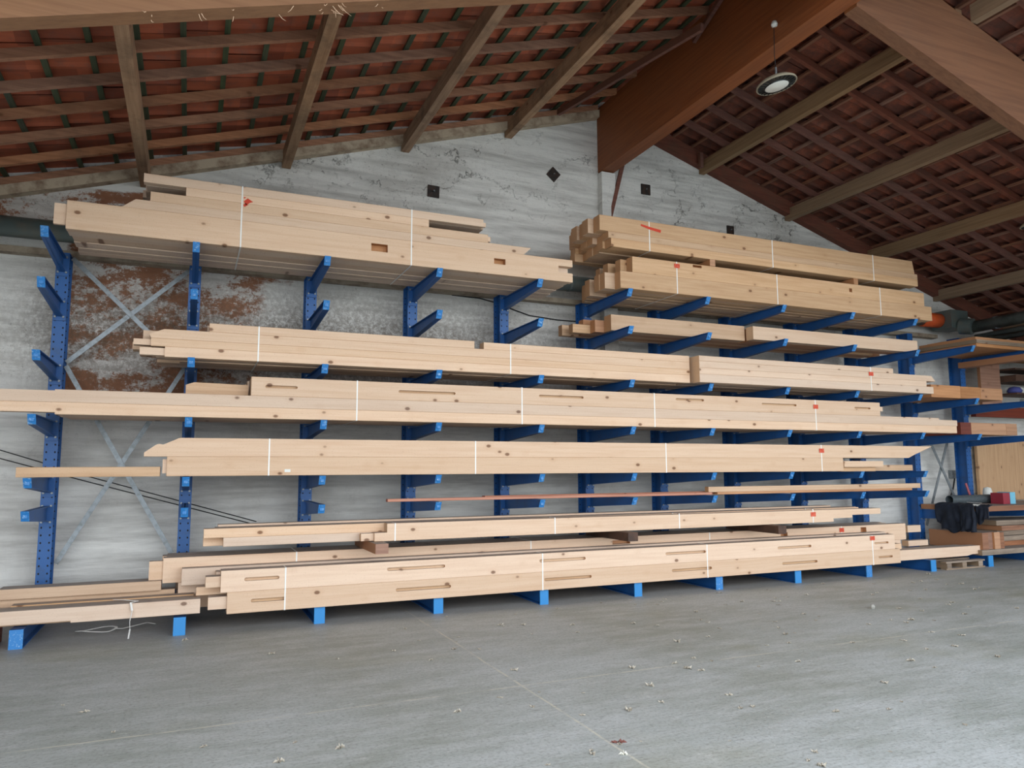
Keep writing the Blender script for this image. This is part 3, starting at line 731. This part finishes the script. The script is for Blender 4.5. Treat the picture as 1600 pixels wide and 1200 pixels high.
# B10 back group
d = 'the rear part of the lowest stack'
bundle(d, 'pale', 8.6, .15, [
    ((-.05, 9.9, .18, .31),),
    ((-.05, 10.45, .3105, .445),),
    ((-.20, 10.58, .4455, .70), {'slots': [(5.15, 5.42, .63, .05, 1), (8.0, 8.13, .62, .06, 1), (9.6, 9.72, .63, .08, 1)], 'pegs': [(-.33, -.2005, 8.62, 8.70, .48, .67)]}),
], [.16, .16, .12], jl=.04, jr=.3, straps=[(1.13, Ls[0]), (3.97, Ls[1]), (6.72, Ls[2]), (9.2, Ls[3], .645)])
# B10 front
d = 'the front part of the lowest stack'
bundle(d, 'pale', 8.1, .18, [
    ((.405, 9.82, .175, .385), {'slots': [(.63, .96, .29, .035), (2.12, 2.75, .295, .035), (3.91, 4.55, .295, .035), (5.72, 6.35, .295, .035), (7.54, 8.18, .285, .035), (9.37, 9.66, .28, .03)], 'pegs': [(.23, .4045, 8.13, 8.27, .225, .345)]}),
    ((.34, 9.72, .3855, .60), {'slots': [(.56, .90, .505, .035), (2.02, 2.68, .52, .035), (3.85, 4.47, .515, .035), (5.63, 6.26, .51, .035), (7.47, 8.08, .50, .035), (9.3, 9.59, .485, .03)], 'pegs': [(.20, .3395, 8.13, 8.27, .44, .545)]}),
], [], straps=[(.96, Ls[0]), (3.89, Ls[1]), (6.28, Ls[2]), (9.26, Ls[3], .56)])
beam('timber_beam', (-.02, 9.95, .43, .60), 8.45, 8.59, 'pale', 'beam with a tapered left end between front and rear of the lowest stack', None)
beam('timber_beam', (.12, 10.1, .345, .4295), 8.30, 8.44, 'pale', 'lower middle beam end peeping left below the tapered beam, lowest stack', None)
beam('timber_beam', (.30, 9.95, .43, .57), 8.30, 8.44, 'pale', 'hidden upper middle beam of the lowest stack', None)
# left long beams
beam('timber_beam', [(-4.0, .215), (-.95, .215), (-.95, .195), (.16, .195), (.16, .335), (-4.0, .335)], 8.16, 8.29, 'pale', 'foremost long beam leaving the frame at lower left', None)
beam('timber_beam', (-4.0, .1, .18, .33), 8.30, 8.44, 'warm', 'second long beam at lower left, behind the foremost one', None)
beam('timber_beam', (-1.48, .1, .18, .34), 8.45, 8.59, 'warm', 'lower short ended beam stacked at lower left', None)
beam('timber_beam', (-1.62, -.08, .18, .375), 8.66, 8.80, 'warm', 'carrying beam under the upper one at lower left', None)
beam('timber_beam', (-1.62, -.21, .3755, .475), 8.60, 8.84, 'warm', 'uppermost beam with a notched end at lower left', None)
# right long beams
beam('timber_beam', [(9.86, .178), (11.50, .178), (11.62, .20), (11.95, .20), (11.95, .33), (9.86, .335)], 8.25, 8.42, 'pale', 'foremost beam running on to the right from the lowest stack', None)
beam('timber_beam', (10.12, 11.7, .178, .32), 8.43, 8.59, 'pale', 'second beam running on to the right from the lowest stack', None)
for k, (xb, za, zc) in enumerate(((11.3, .178, .33), (11.1, .3305, .42), (10.95, .55, .66))):
    beam('timber_beam', (9.95 if k < 1 else 10.65, xb, za, zc), 8.60 if k < 1 else 8.62, 8.74, 'pale' if k else 'warm', ['lowest', 'middle', 'upper'][k] + ' staggered beam end at the right of the rear lowest stack', None) if k != 0 else None
# offcuts on top of bundles
mb = MB(); mb.prism([(2.40, 4.635), (2.56, 4.635), (2.555, 4.70), (2.47, 4.705)], 8.5, 8.75)
tag(mb.build('offcut', 'brown'), 'small brown wood offcut on top of the upper left bundle', 'wood block')
mb = MB(); mb.prism([(6.35, 4.912), (6.72, 4.912), (6.70, 5.01), (6.66, 5.02)], 8.5, 8.7)
tag(mb.build('offcut', 'orange'), 'wedge shaped wood offcut on top of the upper right bundle', 'wood block')

# ------------------------------------------------------------ ducts, rail, cables
dt = empty('wall_duct', (-1.5, 9.42, 4.28)); tag(dt, 'dark grey green round duct along the wall behind the upper bundles', 'duct')
mb = MB(); mb.tube([(-2.9, 9.47, 4.27), (12.6, 9.47, 4.33)], .115, 20); mb.build('pipe', 'duct', dt, smooth=True)
mb = MB()
for x in (-2.6, -.3, 2.6, 5.0, 8.2, 11.2): mb.tube([(x, 9.47, 4.275+(x+3)*.003), (x+.03, 9.47, 4.275+(x+3)*.003)], .12, 20)
o = mb.build('seam_ring', 'duct_l', dt)
mb = MB(); mb.tube([(12.42, 9.47, 4.33), (12.85, 9.45, 4.33)], .135, 20); o = mb.build('sleeve', 'orangeband', dt, smooth=True); o['label'] = 'orange sleeve'
mb = MB(); mb.box(12.86, 13.32, 9.20, 9.60, 4.16, 4.50); mb.tube([(13.1, 9.2, 4.2), (13.15, 9.0, 4.16)], .15, 16); mb.build('junction_box', 'duct', dt)
mb = MB(); mb.tube([(13.2, 9.05, 4.16), (13.25, 4.0, 4.24)], .105, 18); mb.tube([(13.22, 8.65, 4.17), (13.22, 8.58, 4.17)], .115, 18, 1)
tag(mb.build('ceiling_pipe', ['duct_l', 'galv'], smooth=True), 'thick grey pipe coming forward from the junction at the right edge', 'pipe')
for k, (x, z, r_) in enumerate(((13.5, 4.02, .05), (13.75, 3.97, .05))):
    mb = MB(); mb.tube([(x, 9.2, z), (x, 4.0, z+.1)], r_, 12)
    tag(mb.build('ceiling_pipe', 'duct_l', smooth=True), ['upper', 'lower'][k] + ' thin grey pipe below the thick pipe at the right edge', 'pipe')
mb = MB(); mb.box(-8.7, 13.0, 9.60, 9.745, 4.03, 4.10)
tag(mb.build('trim_4', [plain('dusty wall ledge', srgb(166, 152, 132), .9, c2=srgb(110, 92, 76), nscale=4)], local=False), kind='structure')
def cable(pts, r, label):
    mb = MB(); mb.tube(pts, r, 6); tag(mb.build('wall_cable', 'cable', smooth=True), label, 'cable')
cable([(3.3, 9.735, 4.03), (3.71, 9.735, 4.02), (3.95, 9.735, 3.98), (4.23, 9.735, 3.90), (4.5, 9.735, 3.83), (4.95, 9.735, 3.80), (5.3, 9.735, 3.80)], .009, 'black cable sagging across the wall under the duct')
cable([(-3.5, 9.74, 2.35), (-1.91, 9.74, 1.83), (-1.03, 9.74, 1.53), (.79, 9.74, .97)], .006, 'upper thin cable slanting down the wall at lower left')
cable([(-3.5, 9.74, 2.20), (-1.91, 9.74, 1.74), (-1.03, 9.74, 1.47), (.72, 9.74, .95)], .006, 'lower thin cable slanting down the wall at lower left')
# socket
t = empty('wall_socket', (13.3, 9.7, 1.45)); tag(t, 'small grey wall socket with a drooping lead beside the right cross brace', 'socket')
mb = MB(); mb.box(13.22, 13.40, 9.66, 9.745, 1.38, 1.53); mb.build('box', 'galv', t)
mb = MB(); mb.tube([(13.30, 9.68, 1.38), (13.24, 9.68, 1.2), (13.12, 9.68, .98)], .014, 6); mb.build('lead', 'cable', t)

# ------------------------------------------------------------ lamps
def highbay(x, y, z, rad, label, top):
    t = empty('pendant_lamp', (x, y, z)); tag(t, label, 'lamp')
    q = Matrix.Rotation(R(-9), 3, 'Y') @ Matrix.Rotation(R(-4), 3, 'X')
    mb = MB(); mb.lathe((x, y, z), [(.0, .075), (rad*.35, .072), (rad*.78, .05), (rad*.97, .02), (rad, 0), (rad*.97, -.006), (rad*.93, .0)], 40, 0, q); mb.build('housing', 'lampgrey', t, smooth=True)
    mb = MB(); mb.lathe((x, y, z), [(rad*.93, -.002), (rad*.60, -.008), (rad*.58, -.02)], 40, 0, q)
    for j in range(24):
        a = 2*math.pi*j/24
        p = q @ Vector((math.cos(a)*rad*.64, math.sin(a)*rad*.64, -.012)); p2 = q @ Vector((math.cos(a)*rad*.9, math.sin(a)*rad*.9, -.008))
        mb.bar(Vector((x, y, z))+p, Vector((x, y, z))+p2, .006, .01)
    mb.build('heatsink', 'lampblack', t)
    mb = MB(); mb.lathe((x, y, z), [(rad*.58, -.018), (rad*.5, -.026), (.0, -.034)], 40, 0, q); mb.build('lens', 'lampglass', t, smooth=True)
    mb = MB(); mb.tube([(x, y, z+.07), (x, y, z+.20)], .012, 8); mb.build('hook', 'galv', t)
    mb = MB(); mb.tube([(x, y, z+.2), (x-.01, y, (z+top)/2), (x, y, top)], .004, 6); mb.build('cord', 'cable', t)
    return t
t = highbay(5.655, 5.84, 5.70, .215, 'round black high bay lamp hanging from the ridge beam', 6.36)
mb = MB(); mb.lathe((5.665, 5.84, 6.40), [(0, .04), (.025, .032), (.036, .0), (.03, -.025), (0, -.035)], 16); mb.build('junction', 'white', t, smooth=True)
highbay(11.02, 6.5, 5.05, .2, 'second high bay lamp, only just visible at the right edge', 5.66)

# ------------------------------------------------------------ right end of the rack
for k, (za, zc, xa, ya) in enumerate(((3.605, 3.66, 12.06, 8.22), (3.661, 3.72, 12.03, 8.19), (3.721, 3.775, 12.08, 8.24), (3.776, 3.82, 12.3, 8.5))):
    mb = MB(); mb.box(xa, 15.2+k*.1, ya, 9.3, za, zc)
    tag(mb.build('panel', 'orange' if k != 1 else 'grey'), 'wood panel in the pile on the top right arm, %s' % ['lowest', 'second from below', 'third from below', 'small topmost one'][k], 'panel', 'panels piled at the top right')
mb = MB(); mb.box(12.95, 13.15, 7.4, 9.2, 3.40, 3.50); tag(mb.build('plank', 'brown'), 'brown plank jutting forward below the panel pile at the right edge', 'plank')
for k, (xa, xb, mt) in enumerate(((11.02, 11.72, 'orange'), (11.725, 12.22, 'orange'), (12.225, 12.78, 'orange'))):
    beam('timber_block', (xa, xb, 2.725, 2.93-.005*k), 8.32, 9.2, mt, 'orange timber block on the third arm row at right, ' + ['left one with knots', 'middle one', 'right one'][k], 'orange blocks on the third arm row')
for k, (xa, xb, mt, lb) in enumerate(((11.80, 12.06, 'redwood', 'dark red block'), (12.065, 12.96, 'orange', 'pale chipped timber block'), (12.965, 13.25, 'orange', 'orange yellow timber block'))):
    beam('timber_block', (xa, xb, 2.135, 2.335), 8.42, 9.2, mt, lb + ' on the fourth arm row at right', None)
mb = MB(); mb.box(13.62, 14.18, 9.25, 9.31, 2.73, 3.56); tag(mb.build('board', 'brown'), 'brown board standing upright on the third arm row at right', 'board')
mb = MB(); mb.box(13.34, 16, 9.2, 9.3, 2.52, 2.715); tag(mb.build('plank', 'redwood'), 'dark red brown plank lying below the third arm row at the right edge', 'plank')
mb = MB(); mb.box(13.88, 16, 9.60, 9.66, .95, 2.12); tag(mb.build('wall_panel', 'osb'), 'knotty light wood panel standing against the wall at the right edge', 'panel')
for k, z in enumerate((2.95, 3.2, 3.42)):
    mb = MB(); mb.box(14.25, 16.5, 9.0, 9.5, z, z+.03+.09*(k == 1)); tag(mb.build('shelf_board', 'darkstuff'), '%s dark shelf board at the right edge' % ['lowest', 'middle', 'uppermost'][k], 'board', 'dark shelf boards at right')
mb = MB(); mb.lathe((14.42, 9.15, 2.985), [(0, 0), (.11, .0), (.13, .05), (.09, .11), (0, .13)], 12); tag(mb.build('cloth_bundle', 'bluebag', smooth=True), 'violet blue cloth bundle on the dark shelf at the right edge', 'cloth')
mb = MB(); mb.box(14.58, 14.9, 9.25, 9.42, 2.985, 3.12); tag(mb.build('carton', 'white'), 'small off white carton on the dark shelf behind the blue cloth', 'box')
mb = MB(); mb.prism([(14.75, 2.73), (15.1, 2.73), (15.05, 2.88), (14.8, 2.9)], 9.1, 9.3); tag(mb.build('carton', 'stone'), 'crumpled grey lump under the dark shelf at the right edge', 'box')
# bench slab
mb = MB(); mb.box(11.88, 15.5, 8.24, 9.315, .865, .95); tag(mb.build('bench_board', 'brown'), 'thick reddish brown board laid on the low arms as a bench at right', 'board')
# rolled mesh
mb = MB(); k = 28; ro, ri = .075, .066
v_ = []; 
for xx in (12.125, 13.35):
    for rr in (ro, ri): v_ += [(xx, 8.95+rr*math.cos(2*math.pi*j/k), 1.028+rr*math.sin(2*math.pi*j/k)) for j in range(k)]
f_ = []
for j in range(k):
    j2 = (j+1) % k
    f_ += [(j, j2, 2*k+j2, 2*k+j), (k+j2, k+j, 3*k+j, 3*k+j2), (j2, j, k+j, k+j2), (2*k+j, 2*k+j2, 3*k+j2, 3*k+j)]
mb.add(v_, f_); tag(mb.build('mesh_roll', 'mesh', smooth=False), 'grey rolled mesh tube lying on the brown bench board', 'roll')
# tin, mug
t = empty('paint_tin', (13.25, 8.62, .95)); tag(t, 'red tin with a cyan label on the bench board beside the roll', 'tin')
mb = MB(); mb.box(12.98, 13.16, 8.58, 8.80, .951, 1.14); mb.build('body', 'tinred', t)
mb = MB(); mb.box(13.161, 13.30, 8.575, 8.80, .951, 1.15); mb.build('label_panel', 'tincyan', t)
mb = MB(); mb.lathe((13.35, 9.1, .951), [(0, 0), (.07, 0), (.08, .12), (.075, .2), (.06, .26), (0, .28)], 14); tag(mb.build('jar', 'white', smooth=True), 'white jar standing behind the red tin on the bench board', 'jar')
mb = MB(); mb.bar((13.0, 9.15, .951), (12.92, 9.2, 1.3), .03, .03); tag(mb.build('brush', 'tinred'), 'thin red stick leaning beside the white jar', 'brush')
# jacket draped over the left end of the bench board
t = empty('work_jacket', (11.86, 8.55, .95)); tag(t, 'black work jacket slung over the end of the bench board', 'jacket')
def cloth(y0, y1, zdrop, top_in, name, ph, nx_=36, nz=30, xo=0.0):
    v = []; f = []
    for i in range(nx_+1):
        u_ = i/nx_; y = y0+(y1-y0)*u_
        dr = zdrop(u_); ti = top_in(u_)
        tot = ti + dr
        for j in range(nz+1):
            s_ = tot*j/nz
            fold = .026*math.sin(u_*13+ph+4*s_+2*math.sin(u_*5+ph)) + .009*math.sin(u_*29+ph*2-7*s_)+.012*math.sin(s_*23+u_*11)
            if s_ < ti: x = 11.87 + (ti - s_); z = .962+abs(fold)*.6
            else:
                e = s_-ti; x = 11.845 - xo - .028 - fold*min(1, e*5) - .10*e*(1-e); z = .955 - e
            v.append((x, y + .02*math.sin(s_*9+ph) , z))
    for i in range(nx_):
        for j in range(nz): a = i*(nz+1)+j; f.append((a, a+1, a+nz+2, a+nz+1))
    mb = MB(); mb.add(v, f); o = mb.build(name, 'jacket', t, smooth=True, fix=False)
    md = o.modifiers.new('thick', 'SOLIDIFY'); md.thickness = .012; md.offset = 0
    return o
cloth(8.98, 8.30, lambda u_: .35+.09*math.sin(u_*3.1)+.02*math.sin(u_*17)-(.06 if u_ < .12 else 0), lambda u_: .16+.08*math.sin(u_*5), 'body', .3)
cloth(8.52, 8.26, lambda u_: .40+.02*math.sin(u_*9), lambda u_: .10, 'sleeve', 1.7, 14, 24, .05)
cloth(8.28, 8.06, lambda u_: .27+.05*math.sin(u_*6)-.12*abs(u_-.5), lambda u_: .05, 'sleeve', 3.1, 12, 20, .02)
mb = MB(); mb.add([(11.93, 8.25, 1.0), (11.93, 8.5, 1.005), (12.0, 8.55, 1.01), (12.0, 8.28, 1.005)], [(0,1,2,3)]); mb.add([(11.80, 8.22, .93), (11.80, 8.32, .95), (11.86, 8.34, .99), (11.86, 8.22, .985)], [(0,1,2,3)])
o = mb.build('lining', 'white', t); o['label'] = 'white lining strip'
# block of short planks under the bench
for k in range(4):
    beam_x = 11.82+k*.145
    mb = MB(); mb.box(beam_x, beam_x+.14, 8.2+.03*(k % 2), 9.15, .262, .53-.01*(k == 3))
    tag(mb.build('timber_block', M['brown'] if k != 2 else M['orange']), 'short red brown timber on edge under the bench, ' + ['leftmost and fully visible', 'second from the left', 'third from the left', 'rightmost'][k], 'beam', 'short timbers under the bench')
mb = MB(); mb.box(11.76, 15.0, 8.18, 9.3, .176, .258); tag(mb.build('base_board', 'grey'), 'grey board lying on the rack foot under the short timbers', 'board')
for k in range(5):
    z = .262 + k*.085; mb = MB(); a = random.uniform(-.05, .05)
    mb.bar((12.62+random.uniform(-.05, .1), 8.75+a, z+.04), (15.2, 8.75-a, z+.04), .55, .08); tag(mb.build('plank', 'grey' if k % 3 else 'brown'), 'weathered plank in the pile under the bench, %s from below' % ['first', 'second', 'third', 'fourth', 'fifth', 'sixth'][k], 'plank', 'weathered planks under the bench')
# pallet
t = empty('pallet', (11.3, 8.6, 0)); tag(t, 'weathered pallet on the floor under the beams at right', 'pallet')
for x in (10.95, 11.3, 11.68):
    mb = MB(); mb.box(x-.05, x+.05, 8.16, 9.0, .022, .10); mb.build('stringer', 'grey', t)
for y in (8.16, 8.42, 8.7, 8.9):
    mb = MB(); mb.box(10.88, 11.78, y, y+.1, 0, .0215); mb.build('slat', 'grey', t)
    mb = MB(); mb.box(10.88, 11.78, y, y+.1, .1005, .124); mb.build('slat', 'grey', t)

# ------------------------------------------------------------ small things on the floor
mb = MB(); mb.box(-1.95, -1.56, 8.12, 8.6, 0, .16); tag(mb.build('brick', 'brick'), 'reddish brick block at the lower left edge beside the rack foot', 'brick')
# loose strapping
t = MB()
pts = [(-.78+.17*math.cos(a)*(1+.1*math.sin(3*a)), 8.68+.10*math.sin(a), .008+.012*(1+math.sin(2*a))) for a in [2*math.pi*i/28 for i in range(29)]]
pts += [(-.55, 8.70, .01), (-.45, 8.74, .02), (-.33, 8.82, .03), (-.25, 8.80, .012)]
for a, b2 in zip(pts, pts[1:]): t.bar(a, b2, .024, .004)
tag(t.build('loose_strap', 'strap'), 'looped piece of white strapping lying on the floor at lower left', 'strap')
t = MB(); pts = [(-.62, 8.40, .345), (-.52, 8.30, .352), (-.40, 8.22, .345), (-.455, 8.150, .345), (-.44, 8.135, .27), (-.455, 8.13, .18), (-.45, 8.13, .10), (-.46, 8.135, .012)]
for a, b2 in zip(pts, pts[1:]): t.bar(a, b2, .022, .003)
tag(t.build('loose_strap', 'strap'), 'white strap end hanging over the foremost beam at lower left', 'strap')
# leaves
def leafmesh(name, mt, s_=1):
    v = [(0, 0, .01)]; f = []; n_ = 15
    rr = random.Random(3)
    for i in range(n_):
        a = 2*math.pi*i/n_; r_ = (.03 if i % 3 else .05)*s_*(.8+.4*rr.random())
        v.append((r_*math.cos(a), r_*math.sin(a)*.75, .003+.045*s_*rr.random()*(i % 2)))
    for i in range(n_): f.append((0, 1+i, 1+(i+1) % n_))
    mb = MB(); mb.add(v, f); 
    return mb.build(name, mt, fix=False)
lf = leafmesh('dry_leaf', 'leaf', .9); lf.location = (3.8, 5.02, 0); lf.scale = (.9, .7, .6)
tag(lf, 'small dry curled leaf scattered on the concrete floor', 'leaf', 'dry leaves on the floor')
spots = []
for i in range(260):
    x = random.uniform(-.8, 11.5); y = random.uniform(3.2, 8.0)
    if x < 2.0 and random.random() < .6: continue
    if x > 1.75*y - 1.2 or x < -.28*y + .3: continue
    spots.append((x, y))
for x, y in spots:
    c_ = lf.copy(); C.objects.link(c_); c_.location = (x, y, 0); c_.rotation_euler.z = random.uniform(0, 6.28)
    s_ = random.uniform(.5, 1.3)
    if y < 4: s_ *= .7
    c_.scale = (s_*.8, s_*random.uniform(.5, .9), s_*random.uniform(.25, .8))
l2 = leafmesh('dry_leaf', 'leafred', .9); l2.location = (2.38, 3.95, 0); l2.scale = (1.3, .5, .6); l2.rotation_euler.z = -.3; tag(l2, 'reddish brown leaf on the floor joint near the bottom edge', 'leaf')
l3 = leafmesh('dry_leaf', 'leafwhite', .6); l3.location = (2.31, 3.78, 0); tag(l3, 'pale almost white leaf just below the reddish brown one', 'leaf')
mb = MB(); mb.lathe((7.2, 6.35, 0), [(0, 0), (.02, 0), (.03, .02), (.02, .045), (0, .05)], 7); tag(mb.build('pebble', 'stone'), 'small grey stone on the floor at right', 'stone')
